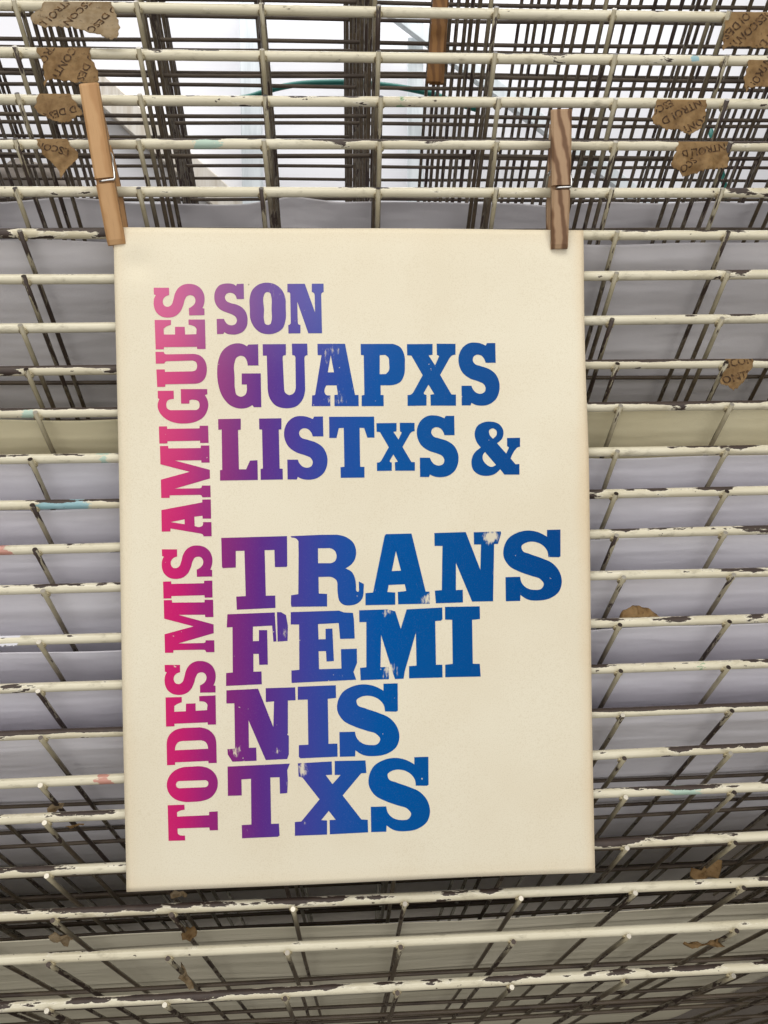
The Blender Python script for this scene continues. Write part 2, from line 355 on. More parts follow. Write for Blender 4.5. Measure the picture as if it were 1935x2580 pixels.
def wire_mesh(seed):
    pts = []; n = 16; y0 = -.005
    for i in range(n+1):
        y = y0+(TRAY_L-y0)*(i/n)**1.3; pts.append((.0006*math.sin(y*9+seed)*min(1, y*20) if y > 0 else 0, y, -(R_BAR+R_WIRE)*.97 + .0005*math.sin(y*11+seed*3)*min(1, max(0, y)*20)))
    V, Fc = tube(pts, R_WIRE, 10); fm = [0]*len(Fc); fm[-2] = 1
    # rounded weld bead where the wire meets the bar
    b0 = len(V); segs, rings = 10, 6
    for j in range(rings+1):
        ph = math.pi*j/rings
        for k in range(segs):
            th = 2*math.pi*k/segs
            V.append(Vector((.0030*math.sin(ph)*math.cos(th), .0005+.0028*math.cos(ph), -.0036+.0016*math.sin(ph)*math.sin(th))))
    for j in range(rings):
        for k in range(segs):
            a = b0+j*segs+k; b = b0+j*segs+(k+1) % segs; Fc.append((a, b, b+segs, a+segs)); fm.append(2)
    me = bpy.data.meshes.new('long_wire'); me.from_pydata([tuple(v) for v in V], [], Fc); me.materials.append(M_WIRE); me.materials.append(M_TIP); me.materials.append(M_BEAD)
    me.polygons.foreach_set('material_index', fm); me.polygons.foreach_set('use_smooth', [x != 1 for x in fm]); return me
def cross_mesh(seed):
    pts = [(XL+.012+(XR-XL-.024)*i/40, .0005*math.sin(i*.5+seed), .0004*math.sin(i*.37+seed)) for i in range(41)]
    V, Fc = tube(pts, R_CROSS, 8)
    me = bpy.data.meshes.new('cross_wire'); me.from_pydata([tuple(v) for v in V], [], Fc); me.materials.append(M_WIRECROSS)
    me.polygons.foreach_set('use_smooth', [True]*len(me.polygons)); return me
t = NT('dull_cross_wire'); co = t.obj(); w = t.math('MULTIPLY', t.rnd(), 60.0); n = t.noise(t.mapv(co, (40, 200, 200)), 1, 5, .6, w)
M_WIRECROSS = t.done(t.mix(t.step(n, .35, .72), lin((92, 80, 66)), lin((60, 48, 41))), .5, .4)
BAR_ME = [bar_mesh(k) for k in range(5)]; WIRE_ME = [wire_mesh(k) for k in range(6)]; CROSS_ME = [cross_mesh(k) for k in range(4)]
def new(name, me, parent, loc=(0, 0, 0), rot=(0, 0, 0)):
    o = bpy.data.objects.new(name, me); COL.objects.link(o); o.parent = parent; o.location = loc; o.rotation_euler = rot; return o
SP = .0735
template = [pix(x, 250).x for x in WIRES[3]]
TRAYS = {}
def tray(idx, z0, tilt, wires, label, group):
    e = bpy.data.objects.new('wire_tray', None); COL.objects.link(e); e.empty_display_size = .02
    e.location = (0, 0, z0); xa = Vector((1, 0, tilt)).normalized(); d = Vector((0, math.cos(SLOPE), -math.sin(SLOPE))); d = (d - xa*d.dot(xa)).normalized(); nrm = xa.cross(d)
    e.rotation_euler = Matrix((xa, d, nrm)).transposed().to_euler()
    tag(e, label, 'wire tray', group)
    b = new('front_bar', BAR_ME[idx % 5], e); ch = CHIPS.get(idx, (.4, 0, 0, 0))
    b.color = (ch[0], ch[1], (pix(ch[2], z0 and 1290).x + .5) if ch[1] else 0, ch[3])
    rnd = random.Random(idx*31+5)
    known = [(k, w) for k, w in enumerate(wires) if w is not None]
    off = sum(w-template[k] for k, w in known)/len(known) if known else .0021*idx + rnd.uniform(-.0005, .0005)
    xs = [(wires[k] if k < len(wires) and wires[k] is not None else template[k]+off+rnd.uniform(-.0004, .0004)) for k in range(7)]
    for k in range(1, 7): xs.insert(0, xs[0]-SP+rnd.uniform(-.002, .002)); xs.append(xs[-1]+SP+rnd.uniform(-.002, .002))
    for x in xs:
        if XL+.01 < x < XR-.01:
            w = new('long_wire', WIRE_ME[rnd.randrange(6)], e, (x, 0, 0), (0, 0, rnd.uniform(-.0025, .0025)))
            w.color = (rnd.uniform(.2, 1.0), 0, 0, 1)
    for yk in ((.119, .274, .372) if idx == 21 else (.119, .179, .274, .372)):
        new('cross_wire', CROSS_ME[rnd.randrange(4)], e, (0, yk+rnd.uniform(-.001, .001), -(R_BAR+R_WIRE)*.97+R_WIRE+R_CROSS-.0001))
    TRAYS[idx] = e; return e
for i, (yl, yr) in enumerate(BARS):
    z0, tilt = bar_z(yl, yr)
    ws = [None if w is None else pix(w, (yl*(1935-w)+yr*w)/1935, -.006).x for w in WIRES[i+1]]
    tray(i+1, z0, tilt, ws, LABELS[i+1], 'wire trays with cream front bars')
z1, t1 = bar_z(*BARS[0])
for k in range(1, 10):
    tray(-k, z1 + .0284*k + random.uniform(-.001, .001), t1*.9, [None]*7, 'bare wire tray high on the rack, seen only as dark wires before the white background', 'upper trays seen only by their wires')

# ------------------------------------------------------------------ sheets of paper lying on the trays
def sheet(idx, front_l, front_r, x0, x1, depth, mat, label, wave=.0006, crinkle=0.0, slab=0.0):
    e = TRAYS[idx]; nx, ny = 120, 50; V, Fc = [], []; sd = idx*3.7
    for j in range(ny+1):
        for i in range(nx+1):
            s = i/nx; x = x0+(x1-x0)*s; f = front_l+(front_r-front_l)*s + .0012*math.sin(x*23+sd) + .0006*math.sin(x*61+sd)
            y = f+depth*(j/ny)**1.4
            z = -R_BAR*.97-R_WIRE+R_WIRE+2*R_CROSS+.0012 + wave*(1+math.sin(x*17+sd+y*9))*.8 + wave*.7*(1+math.sin(y*33+x*5+sd))
            fe = math.exp(-((y-f)/.03)**2)
            z += crinkle*fe*(abs(mnoise.noise(Vector((x*14, y*20, sd))))*1.0 + 1.4*max(0, 1-abs(x+.035)/.035))
            V.append((x, y, z))
    for j in range(ny):
        for i in range(nx):
            a = j*(nx+1)+i; Fc.append((a, a+1, a+nx+2, a+nx+1))
    M = e.matrix_basis
    o = mesh_obj('paper_sheet', [M @ Vector(v) for v in V], Fc, mat, smooth=True)
    md = o.modifiers.new('thickness', 'SOLIDIFY'); md.thickness = .00025; md.offset = 1
    tag(o, label, 'paper sheet', 'sheets of paper drying on the trays'); return o
bpy.context.view_layer.update()
sheet(1, .131, .131, -.50, .56, .33, M_SHEET, 'white sheet with a crinkled front edge showing just above the poster', .0008, .010)
sheet(6, .0068, .0068, -.50, .40, .45, M_SHEET, 'white sheet lying on the tray that the poster is clamped to')
sheet(10, .0070, .0070, -.49, .40, .45, M_CREAMSHEET, 'yellowish cream sheet, the only one of that tint among the white ones')
sheet(11, .0070, .0074, -.47, .40, .45, M_SHEET_LIT, 'white sheet directly below the yellowish one, beside the word LISTXS')
sheet(12, .0072, .0068, -.48, .39, .45, M_SHEET_LIT, 'white sheet on the tray with the bright blue smear')
sheet(13, .0068, .0070, -.47, .40, .45, M_SHEET_LIT, 'white sheet on the tray reddened at its left end', .0009)
sheet(14, .0070, .0070, -.48, .39, .45, M_SHEET_LIT, 'white sheet above the curl of brown tape, level with the foot of TRANS', .0009)
sheet(15, .024, .0105, -.48, .40, .45, M_SHEET_LIT, 'white sheet set back askew, its slanting front edge below the curled tape', .0010)
sheet(16, .0070, .0072, -.48, .39, .45, M_SHEET_LIT, 'white sheet on the tray with the green smear', .0009)
sheet(17, .0070, .0070, -.48, .375, .60, M_SHEET_LIT, 'greyish sheet on the black flaked tray, seen deep above the lower bars')
sheet(21, .076, .086, -.50, .47, .74, M_SHEET_WARMLIT, 'dim sheet tinted by warm light on the tray first below the poster', .0012)


# ------------------------------------------------------------------ the poster
YPO = -.0090
PQ = [pix(287.0, 573, YPO), pix(1471.8, 577.5, YPO), pix(1496.5, 2194, YPO), pix(319.5, 2246, YPO)]      # TL TR BR BL
PC = sum(PQ, Vector())/4
def poster_y(x, z):
    """depth of the paper: it bends back to the bar along its top edge and is dented below the left clothespin"""
    top = PQ[0].z+(PQ[1].z-PQ[0].z)*(x-PQ[0].x)/(PQ[1].x-PQ[0].x); d = top-z
    y = YPO + .0012*max(0, 1-d/.024)**2 - .0009*(1+math.sin(x*19+z*8+.7)*math.sin(z*15-x*6)) + .0005*math.sin(x*33-z*21)
    s = (x-PQ[0].x)/(PQ[1].x-PQ[0].x); v = min(1, max(0, d/.413))
    y -= .0008*max(0, (s-.9)/.1)**2*math.sin(math.pi*min(1, v*1.05)) + .0005*max(0, (v-.93)/.07)**2
    p = pix(345, 668, YPO); q = math.hypot((x-p.x)/1.2, z-p.z); y += .0022*math.exp(-(q/.008)**2)
    return y
NX, NZ = 90, 120; V, Fc = [], []
for j in range(NZ+1):
    for i in range(NX+1):
        s, v = i/NX, j/NZ; p = (PQ[0]*(1-s)+PQ[1]*s)*(1-v)+(PQ[3]*(1-s)+PQ[2]*s)*v
        x = p.x - .0009*math.exp(-((s-1)/.05)**2)*math.sin(min(1, v/.35)*math.pi)
        y = poster_y(x, p.z)
        V.append(Vector((x, y, p.z))-PC)
for j in range(NZ):
    for i in range(NX):
        a = j*(NX+1)+i; Fc.append((a, a+NX+1, a+NX+2, a+1))
poster = mesh_obj('poster', V, Fc, M_POSTER, smooth=True); poster.location = PC
md = poster.modifiers.new('thickness', 'SOLIDIFY'); md.thickness = .00015; md.offset = -1
tag(poster, 'cream letterpress poster with pink to blue slab lettering clipped to the rack', 'poster')

# worn places in the print: photo x, y, radius, strength
WORN = [(1238, 1352, 30, 1.0), (1245, 1440, 14, .7), (1075, 1510, 26, .8), (720, 1600, 34, .6), (980, 1690, 36, .75), (975, 1540, 22, .7), (595, 1890, 24, .8),
        (762, 1935, 34, .85), (728, 1965, 18, .8), (700, 1890, 20, .5), (840, 890, 50, .56), (842, 1000, 54, .56), (900, 960, 40, .55), (690, 730, 34, .48), (725, 760, 26, .40), (985, 1540, 30, .5), (870, 1700, 24, .4),
        (770, 2070, 26, .45), (620, 2090, 20, .45), (1010, 1560, 24, .45), (950, 1490, 22, .4), (900, 1830, 18, .35), (590, 1750, 14, .4), (745, 1395, 10, .7), (985, 1700, 12, .8), (1060, 1470, 26, .35)]
t = M_INK_T; acc = None
streak = t.noise(t.mapv(M_INK_CO, (520, 520, 170)), 1, 5, .7)
for X, Y, rr, st in WORN:
    p = pix(X, Y, YPO)-PC; dn = t.add('ShaderNodeVectorMath', operation='DISTANCE'); t.l.new(M_INK_CO, dn.inputs[0]); dn.inputs[1].default_value = p
    v = t.math('MULTIPLY', t.math('SUBTRACT', 1.0, t.step(dn.outputs['Value'], 0.0, rr*1.25/F*DIST)), st)
    acc = v if acc is None else t.math('MAXIMUM', acc, v)
worn = t.step(t.math('ADD', t.math('MULTIPLY', acc, .52), streak), .74, .96)
pin = t.step(t.noise(M_INK_CO, 330, 2, .5), .765, .79)
wear = t.math('MAXIMUM', t.math('MULTIPLY', worn, .9), t.math('MULTIPLY', pin, .7))
t.bump(t.math('MULTIPLY', M_INK_FINE, .6), .12, .0002)
M_INK = t.done(t.mix(wear, M_INK_COL, lin((236, 226, 200))), .8, .06)

# letter outlines, traced as x,y in enlarged photograph pixels; "~" marks a point on a curve
def P(s):
    out = []
    for w in s.split():
        sm = w.endswith('~'); a, b = w.rstrip('~').split(','); out.append((float(a), float(b), sm))
    return out
def smooth(path, n=7):
    N = len(path); res = []
    pts = [Vector((p[0], p[1])) for p in path]
    def tan(i):
        a, b, c = pts[i-1], pts[i], pts[(i+1) % N]; d1, d2 = (b-a).length or 1, (c-b).length or 1
        v = (b-a)/d1*d2 + (c-b)/d2*d1; return v/(d1+d2)
    for i in range(N):
        j = (i+1) % N; a, b = pts[i], pts[j]; sa, sb = path[i][2], path[j][2]; L = (b-a).length
        if not sa and not sb: res.append(a); continue
        ta = tan(i)*L if sa else None; tb = tan(j)*L if sb else None
        if ta is None: ta = (b-a)*1.5 - tb*.5
        if tb is None: tb = (b-a)*1.5 - ta*.5
        for k in range(n):
            s = k/n; res.append(a*(2*s**3-3*s*s+1)+ta*(s**3-2*s*s+s)+b*(3*s*s-2*s**3)+tb*(s**3-s*s))
    return res
ZS = (540, 690, 300/1659); Z1 = (360, 680, 500/1659); Z2 = (800, 820, 540/1659); Z3 = (540, 1320, 420/1659); Z4 = (900, 1310, 530/1659)
Z5 = (550, 1700, 550/1659); Z6 = (370, 700, 200/1264); Z7 = (370, 1030, 200/1264); Z8 = (370, 1350, 200/1106); Z9 = (370, 1650, 200/885)
S_SON = '412,143 416,355 315,357 300,310~ 265,278~ 215,268~ 168,288~ 150,330~ 168,378~ 225,410~ 310,432~ 390,475~ 445,545~ 466,640~ 450,745~ 400,810~ 320,845~ 240,848~ 180,838~ 143,815 128,840 40,843 35,632 135,630 155,670~ 195,710~ 245,721~ 295,705~ 317,655~ 300,605~ 250,570~ 170,540~ 85,500~ 25,430~ 2,330~ 20,235~ 75,165~ 160,140~ 240,143~ 285,158~ 304,176 318,147'
S_GUA = '1375,137 1378,290 1300,290 1288,258~ 1265,234~ 1232,228~ 1207,243~ 1200,270~ 1215,298~ 1260,315~ 1320,335~ 1375,375~ 1405,440~ 1405,510~ 1380,570~ 1330,610~ 1270,622~ 1220,615~ 1190,600 1183,620 1115,620 1113,468 1190,468 1200,492~ 1225,520~ 1260,530~ 1292,515~ 1300,485~ 1285,455~ 1245,435~ 1180,412~ 1120,365~ 1092,300~ 1095,225~ 1125,170~ 1175,138~ 1220,134~ 1265,142~ 1300,157 1310,138'
S_BIG = '1492,78 1597,75 1598,285 1585,293 1503,291 1495,245~ 1460,200~ 1400,173~ 1330,178~ 1293,205~ 1300,240~ 1360,268~ 1450,300~ 1535,340~ 1592,410~ 1609,490~ 1588,562~ 1520,615~ 1430,634~ 1340,625~ 1285,590 1283,637 1170,640 1167,450 1282,447 1295,495~ 1335,535~ 1395,550~ 1450,540~ 1468,505~ 1440,465~ 1370,440~ 1280,408~ 1195,360~ 1152,285~ 1155,215~ 1190,145~ 1260,100~ 1340,83~ 1420,95~ 1470,118~ 1492,132'
S_VER = '115,165 358,165 360,280 300,305~ 262,355~ 265,420~ 300,460~ 345,465~ 395,435~ 425,360~ 455,250~ 510,165~ 600,112~ 690,103~ 790,125~ 870,185~ 915,275~ 922,370~ 905,450~ 888,487 920,495 920,598 677,602 673,488 730,455~ 770,405~ 775,345~ 745,295~ 690,282~ 640,300~ 610,350~ 580,450~ 530,550~ 450,615~ 340,637~ 230,615~ 150,545~ 117,450~ 115,380~ 130,315~ 150,283 118,270'
E_VER = '128,675 387,675 387,752 290,795~ 270,815 275,905 452,905 452,783 605,783 612,905 790,900 795,820 780,795~ 668,750 665,668 928,668 938,1135 803,1135 800,1100 275,1105 273,1140 143,1142'
I_VER = '190,280 320,278 322,318 840,312 842,270 977,270 985,543 850,545 848,508 328,515 326,550 198,553'
M_VER = '207,593 337,590 342,630 860,625 862,585 997,585 1002,857 872,858 868,820 445,823 1005,972 1008,1110 445,1272 840,1265 870,1255~ 880,1222 1015,1222 1020,1408 888,1410 870,1378~ 840,1370 365,1378 363,1418 230,1420 222,1128 685,1003 215,883'
X_GUA = '690,150 888,147 888,230 857,235 908,312 940,240 922,230 920,145 1066,145 1066,228 1040,235~ 1020,255 947,385 1035,535 1070,537 1070,622 875,622 872,538 902,533 857,460 820,525 825,535~ 842,540 842,622 696,625 695,542 725,535~ 745,510 812,388 725,238 692,235'
I_BIG = '692,685 965,680 967,780 905,787 910,1132 965,1133 972,1233 693,1238 693,1140 752,1133 748,787 692,785'
N_BIG = '608,103 855,95 970,393 975,193 920,193 918,97 1130,90 1133,105 1108,188 1078,190 1070,640 905,643 778,338 778,553 832,550 833,650 620,657 612,557 667,553 672,205 610,205'
def bb(s):
    p = P(s); return min(a[0] for a in p), max(a[0] for a in p), min(a[1] for a in p), max(a[1] for a in p)
def glyph(zone, *paths, fit=None):
    """closed outlines in photograph pixels; fit = (x0, x1, y0, y1) box the glyph is stretched to, in the zone's pixels"""
    out = []; box = bb(paths[0]); ox, oy, sc = zone
    for s in paths:
        c = []
        for x, y, sm in P(s):
            if fit: x = fit[0]+(x-box[0])/(box[1]-box[0])*(fit[1]-fit[0]); y = fit[2]+(y-box[2])/(box[3]-box[2])*(fit[3]-fit[2])
            c.append((ox+x*sc, oy+y*sc, sm))
        out.append(smooth(c))
    return out
WORDS = {
 'TODES': [glyph(Z9, S_VER, fit=(207, 773, 60, 437)), glyph(Z9, '217,465 397,460 397,518 330,548~ 314,560 314,624 443,619 443,535 549,530 552,613 677,606 682,550 672,530~ 592,508 590,450 772,443 777,766 686,769 684,743 316,757 315,786 222,789'),
   glyph(Z9, '232,1220 228,980 245,905~ 310,835~ 410,805 600,798 700,830~ 765,905~ 780,980 783,1195 693,1198 690,1173 322,1188 320,1217', '320,1053 328,1005~ 360,962~ 410,950 610,942 660,962~ 685,1010~ 688,1037'),
   glyph(Z9, '400,1245~ 510,1236~ 620,1235~ 710,1265~ 775,1335~ 795,1420~ 780,1500~ 720,1580~ 620,1620~ 520,1630~ 420,1630~ 320,1600~ 250,1530~ 228,1440~ 245,1365~ 310,1285~', '370,1397 660,1388 683,1402~ 690,1430~ 677,1456~ 650,1467 365,1478 338,1463~ 330,1435~ 343,1407~'),
   glyph(Z9, '237,1668 423,1662 425,1718 355,1738~ 340,1748 342,1795 697,1780 698,1742 793,1737 795,1947 703,1950 700,1917 345,1928 348,1985 362,1998~ 428,2007 430,2062 245,2067')],
 'MIS': [glyph(Z8, S_VER, fit=(213, 918, 133, 598)), glyph(Z8, '233,635 345,632 347,667 803,657 805,622 918,620 922,855 813,857 810,823 350,836 350,868 239,870'), glyph(Z8, M_VER, fit=(243, 950, 886, 1622))],
 'AMIGUES': [glyph(Z6, S_VER), glyph(Z6, E_VER),
   glyph(Z6, '138,1180 272,1180 280,1205~ 310,1220 740,1213 840,1235~ 920,1310~ 955,1420~ 955,1500~ 925,1600~ 860,1665~ 770,1687 295,1695 292,1735 165,1738 152,1460 285,1458 290,1498 720,1490 780,1470~ 802,1410~ 785,1345~ 730,1318 320,1328 295,1340~ 280,1365 145,1368'),
   glyph(Z6, '172,1800 427,1798 430,1930 385,1932~ 330,1955~ 308,2020~ 325,2080~ 375,2107 790,2105 830,2075~ 840,2020~ 820,1965~ 760,1943~ 700,1943~ 677,1952 677,2003 545,2003 540,1772 962,1772 965,1855 925,1868 965,1940~ 980,2040~ 965,2110~ 900,2220~ 780,2290~ 600,2320~ 420,2300~ 280,2230~ 195,2130~ 170,2030~ 180,1975~ 200,1930 175,1918'),
   glyph(Z7, I_VER), glyph(Z7, M_VER),
   glyph(Z7, '887,1445 1022,1443 1028,1748 893,1748 890,1702 760,1718 765,1865 850,1880~ 890,1860~ 900,1803 1033,1803 1037,2028 910,2030 895,2000~ 860,1985 380,1905 378,1953 240,1955 232,1612 885,1490', '382,1803 605,1758 605,1838')],
 'SON': [glyph(ZS, S_SON), glyph(ZS, '745,130~ 850,155~ 945,235~ 990,340~ 997,480~ 995,650~ 955,765~ 860,830~ 755,847~ 640,820~ 550,735~ 505,630~ 498,500~ 495,350~ 530,235~ 620,155~', '745,260~ 780,275~ 795,320~ 800,500~ 800,660~ 785,705~ 750,718~ 712,703~ 698,660~ 695,500~ 692,310~ 708,275~'),
   glyph(ZS, '1020,148 1262,148 1405,550 1400,310 1390,280~ 1360,262 1360,148 1522,148 1525,262 1498,278~ 1490,310 1502,838 1312,838 1157,395 1165,690 1175,712~ 1202,722 1202,838 1035,838 1033,722 1060,710~ 1068,690 1060,285 1050,268~ 1020,265')],
 'GUAPXS': [glyph(Z1, '965,625 968,802 878,802 870,760~ 850,730~ 820,720~ 785,735~ 767,780~ 768,900~ 772,1000~ 785,1045~ 822,1062~ 858,1045~ 872,1000 870,960 828,960 828,868 987,868 992,1150 930,1150 917,1132 880,1152~ 810,1160~ 735,1135~ 670,1065~ 632,960~ 622,860~ 632,760~ 670,675~ 730,630~ 790,616~ 840,624~ 872,642 883,627'),
   glyph(Z1, '1003,625 1197,625 1197,717 1175,722~ 1170,740 1182,990 1192,1030~ 1228,1050~ 1266,1030~ 1280,990 1277,740 1270,722~ 1250,717 1247,622 1375,622 1378,717 1358,725~ 1352,750 1358,1000 1340,1080~ 1290,1140~ 1205,1160~ 1110,1135~ 1060,1070~ 1045,990 1038,720 1005,720'),
   glyph(Z2, '0,148 213,148 290,542 317,542 318,628 132,628 131,542 158,540 148,468 68,468 55,520~ 65,540~ 100,545 100,628 -43,628 -40,545 -18,542 32,235 2,235', '103,235 128,368 80,368'),
   glyph(Z2, '333,150 580,148 640,175~ 670,235~ 674,310~ 670,380~ 640,440~ 580,465~ 540,467 487,467 488,542 510,542 511,627 341,628 341,545 362,542 357,235 335,235', '480,235 522,233 546,252~ 553,300~ 550,355~ 528,380 480,382'),
   glyph(Z2, X_GUA), glyph(Z2, S_GUA)],
 'LISTXS': [glyph(Z1, '630,1248 820,1245 820,1337 797,1340 805,1668 865,1668 898,1595 960,1592 963,1757 647,1762 646,1675 665,1672 660,1335 632,1338'),
   glyph(Z1, '973,1245 1160,1243 1160,1335 1138,1337 1145,1662 1170,1664 1172,1753 987,1756 986,1665 1005,1662 998,1337 975,1335'),
   glyph(Z1, S_GUA, fit=(1185, 1540, 1225, 1755)),
   glyph(Z2, '90,710 437,708 440,870 385,870 360,795 325,795 330,1095 363,1096 363,1178 180,1180 178,1098 208,1095 203,795 165,797 147,873 92,873'),
   glyph(Z2, X_GUA, fit=(455, 753, 755, 1127)), glyph(Z2, S_GUA, fit=(770, 1087, 697, 1175))],
 'AND': [glyph(Z2, '1465,872 1565,870 1565,940 1545,945~ 1530,960~ 1492,1030 1530,1075 1560,1073 1560,1155 1445,1155 1412,1113 1370,1150~ 1310,1165~ 1250,1155~ 1205,1120~ 1190,1065~ 1205,1000~ 1262,945 1225,890~ 1215,835~ 1235,780~ 1285,750~ 1340,745~ 1400,762~ 1435,810~ 1430,870~ 1388,912 1458,992 1480,945 1465,935', '1355,797~ 1383,815~ 1385,845~ 1357,877 1330,845~ 1328,812~', '1295,980 1380,1080 1345,1095~ 1305,1075~ 1278,1035~ 1280,1000~')],
 'TRANS': [glyph(Z3, '72,138 725,120 727,418 718,426 605,428 600,258 503,260 515,712 608,710 610,833 228,850 222,720 316,715 303,266 217,268 217,432 88,438 80,424'),
   glyph(Z3, '760,122 820,118 1060,108 1220,107 1310,130~ 1385,190~ 1411,280~ 1395,360~ 1360,405~ 1305,442 1370,480~ 1402,550~ 1410,640 1420,672~ 1432,675~ 1440,650 1438,572 1488,597 1485,690 1470,745~ 1425,790~ 1350,810~ 1280,800~ 1245,765~ 1230,700~ 1225,620 1215,560~ 1180,533~ 1120,525 1037,527 1040,692 1122,695 1123,820 770,823 763,790 765,708 837,697 840,300 838,170 815,145~ 770,135', '1032,242 1150,240 1195,262~ 1217,315~ 1200,370~ 1160,390 1033,390'),
   glyph(Z4, '225,112 428,107 540,565 570,565 572,660 323,665 320,568 387,560 375,507 248,513 238,568 300,572 300,668 65,672 65,577 125,572 215,130', '305,245 345,400 273,403'),
   glyph(Z4, N_BIG), glyph(Z4, S_BIG)],
 'FEMI': [glyph(Z3, '135,895 603,878 620,1165 590,1168 578,1008 387,1018 387,1162 447,1160 447,1053 528,1052 535,1395 450,1397 445,1288 392,1288 392,1465 472,1463 475,1590 122,1605 122,1478 188,1472 185,1022 128,1025'),
   glyph(Z3, '625,875 665,875 715,905 733,1010 730,1160 632,1168'),
   glyph(Z3, '762,875 1240,862 1290,880 1380,885 1390,960 1397,1140 1252,1143 1238,985 1032,995 1038,1147 1108,1145 1107,1042 1175,1040 1190,1362 1117,1367 1112,1263 1038,1265 1043,1443 1265,1437 1260,1245 1418,1240 1420,1380 1385,1470 1412,1548 770,1578 768,1455 847,1448 845,998 762,998'),
   glyph(Z4, '15,712 240,705 300,720 343,858 390,705 670,690 672,780 662,793 615,797 620,1140 670,1140 672,1240 408,1247 408,1152 467,1147 462,888 375,1190 365,1250 297,1253 270,1170 188,905 183,1160 248,1157 250,1253 27,1262 22,1165 72,1160 72,805 17,805'),
   glyph(Z4, I_BIG)],
 'NIS': [glyph(Z5, '65,113 305,102 420,393 425,198 363,203 362,98 585,92 588,190 530,192 530,440 525,450 537,460 537,600 525,635 362,643 232,340 235,550 290,548 293,648 110,655 75,600 72,560 130,555 125,212 65,212'),
   glyph(Z5, '605,88 893,77 895,173 832,180 838,520 905,518 907,617 625,630 613,618 613,530 685,527 680,185 605,187'), glyph(Z5, S_BIG, fit=(905, 1375, 63, 618))],
 'TXS': [glyph(Z5, '73,692 545,670 525,720 530,800 525,893 470,898 467,773 397,775 403,1128 462,1125 467,1215 455,1225 182,1238 180,1137 253,1133 250,785 178,790 180,912 75,915'),
   glyph(Z5, '605,668 862,653 865,753 817,757 868,825 930,755 885,755 885,650 1118,645 1125,740 1085,743 945,910 1087,1092 1135,1095 1138,1190 848,1205 846,1097 893,1095 840,1027 782,1098 827,1100 827,1207 583,1217 583,1113 632,1108 770,940 640,775 612,768'),
   glyph(Z5, S_BIG, fit=(1143, 1607, 618, 1188))]}
for wname, glyphs in WORDS.items():
    V, Fc = [], []
    for g in glyphs:
        loops = []
        for lp in g:
            q = []
            for p in lp:
                w = pix(p.x, p.y, YPO); q.append(Vector((w.x, poster_y(w.x, w.z)-.00018, w.z))-PC)
            loops.append(q)
        base = len(V)
        for q in loops: V += q
        flat = [[Vector((v.x, v.z, 0)) for v in q] for q in loops]
        for tri in tessellate_polygon(flat):
            a, b, c = (V[base+k] for k in tri)
            nrm = (b-a).cross(c-a); Fc.append(tuple(base+k for k in (tri if nrm.y < 0 else tri[::-1])))
    mesh_obj('printed_word', V, Fc, M_INK, poster)

# ------------------------------------------------------------------ clothespins
def pin(name, top, bot, w_top, w_bot, groove, mat, label, yb, lean, skew=0.0, spring=True, back_shift=.006):
    """two wooden legs and a wire spring; top, bot = ends of the front leg in photograph pixels"""
    a, b = pix(*top, yb-lean), pix(*bot, yb); e = bpy.data.objects.new(name, None); COL.objects.link(e); e.location = b; e.empty_display_size = .01
    tag(e, label, 'clothespin'); ax = (a-b); L = ax.length; ax.normalize(); side = Vector((1, 0, 0)); side = (side-ax*side.dot(ax)).normalized(); side = (Matrix.Rotation(skew, 3, ax) @ side); out = ax.cross(side)
    if out.y > 0: out = -out                                # towards the viewer
    wt, wb = w_top/F*(DIST+yb-lean), w_bot/F*(DIST+yb); g = groove
    def leg(nm, front):
        # s along the leg, thickness inside and outside of the leg
        prof = [(0, .0026), (.03, .0036), (.16, .0046), (.30, .0054), (g-.018, .0060), (g-.0172, .0032), (g+.0172, .0032), (g+.018, .0062), (.60, .0058), (.80, .0046), (.985, .0034), (1.0, .0028)]
        secs = []
        for s, th in prof:
            w = (wb+(wt-wb)*s)/2; c = .0011
            if front: cen = ax*(L*s); i0, o0 = 0.0, th; inn, ot = out*i0, out*th
            else:
                cen = ax*(L*s*.97) - side*back_shift*max(0, s-g) - out*(.0128 + max(0, s-g)*L*.05 + .0012*(1-s)); inn, ot = Vector(), -out*th
            q = [cen+inn-side*w, cen+inn+side*w, cen+ot-(ot.normalized()*c)+side*w, cen+ot+side*(w-c*1.3), cen+ot-side*(w-c*1.3), cen+ot-(ot.normalized()*c)-side*w]
            secs.append(q)
        V, Fc = loft(secs); o = mesh_obj(nm, V, Fc, mat, e)
        bm = bmesh.new(); bm.from_mesh(o.data); bmesh.ops.recalc_face_normals(bm, faces=bm.faces); bm.to_mesh(o.data); bm.free()
        # keep the grain running along the leg
        rot = Matrix((side, -out, ax)).transposed(); o.data.transform(rot.inverted().to_4x4()); o.rotation_euler = rot.to_euler(); return o
    leg('wooden_leg', True); leg('wooden_leg', False)
    if spring:
        w = (wb+(wt-wb)*g)/2; rw = .00075; yo = .0050
        def at(sx, s, o): return side*sx + ax*(L*s) + out*o
        pts = [at(-w*.55, g, yo), at(-w*.2, g+.001, yo+.0003), at(w*.6, g+.003, yo+.0003), at(w*.98, g+.004, yo), at(w*1.10, g+.014, yo-.0005), at(w*1.12, g+.05, yo-.0012), at(w*1.07, g+.11, yo-.0030), at(w*1.05, g+.16, -.0010)]
        for k in range(28):
            th = k/28*math.pi*6.0; pts.append(at(w*1.02-2*w*1.02*k/27, g+.165, -.0048) + (out*math.cos(th)*.0030 + ax*math.sin(th)*.0030))
        pts += [at(-w*1.05, g+.13, -.0090), at(-w*1.12, g+.05, -.0125), at(-w*1.10, g+.012, -.0140), at(-w*.9, g, -.0150), at(w*.5, g, -.0152)]
        V, Fc = tube(pts, rw, 8); mesh_obj('wire_spring', V, Fc, M_STEEL, e, smooth=True)
    return e
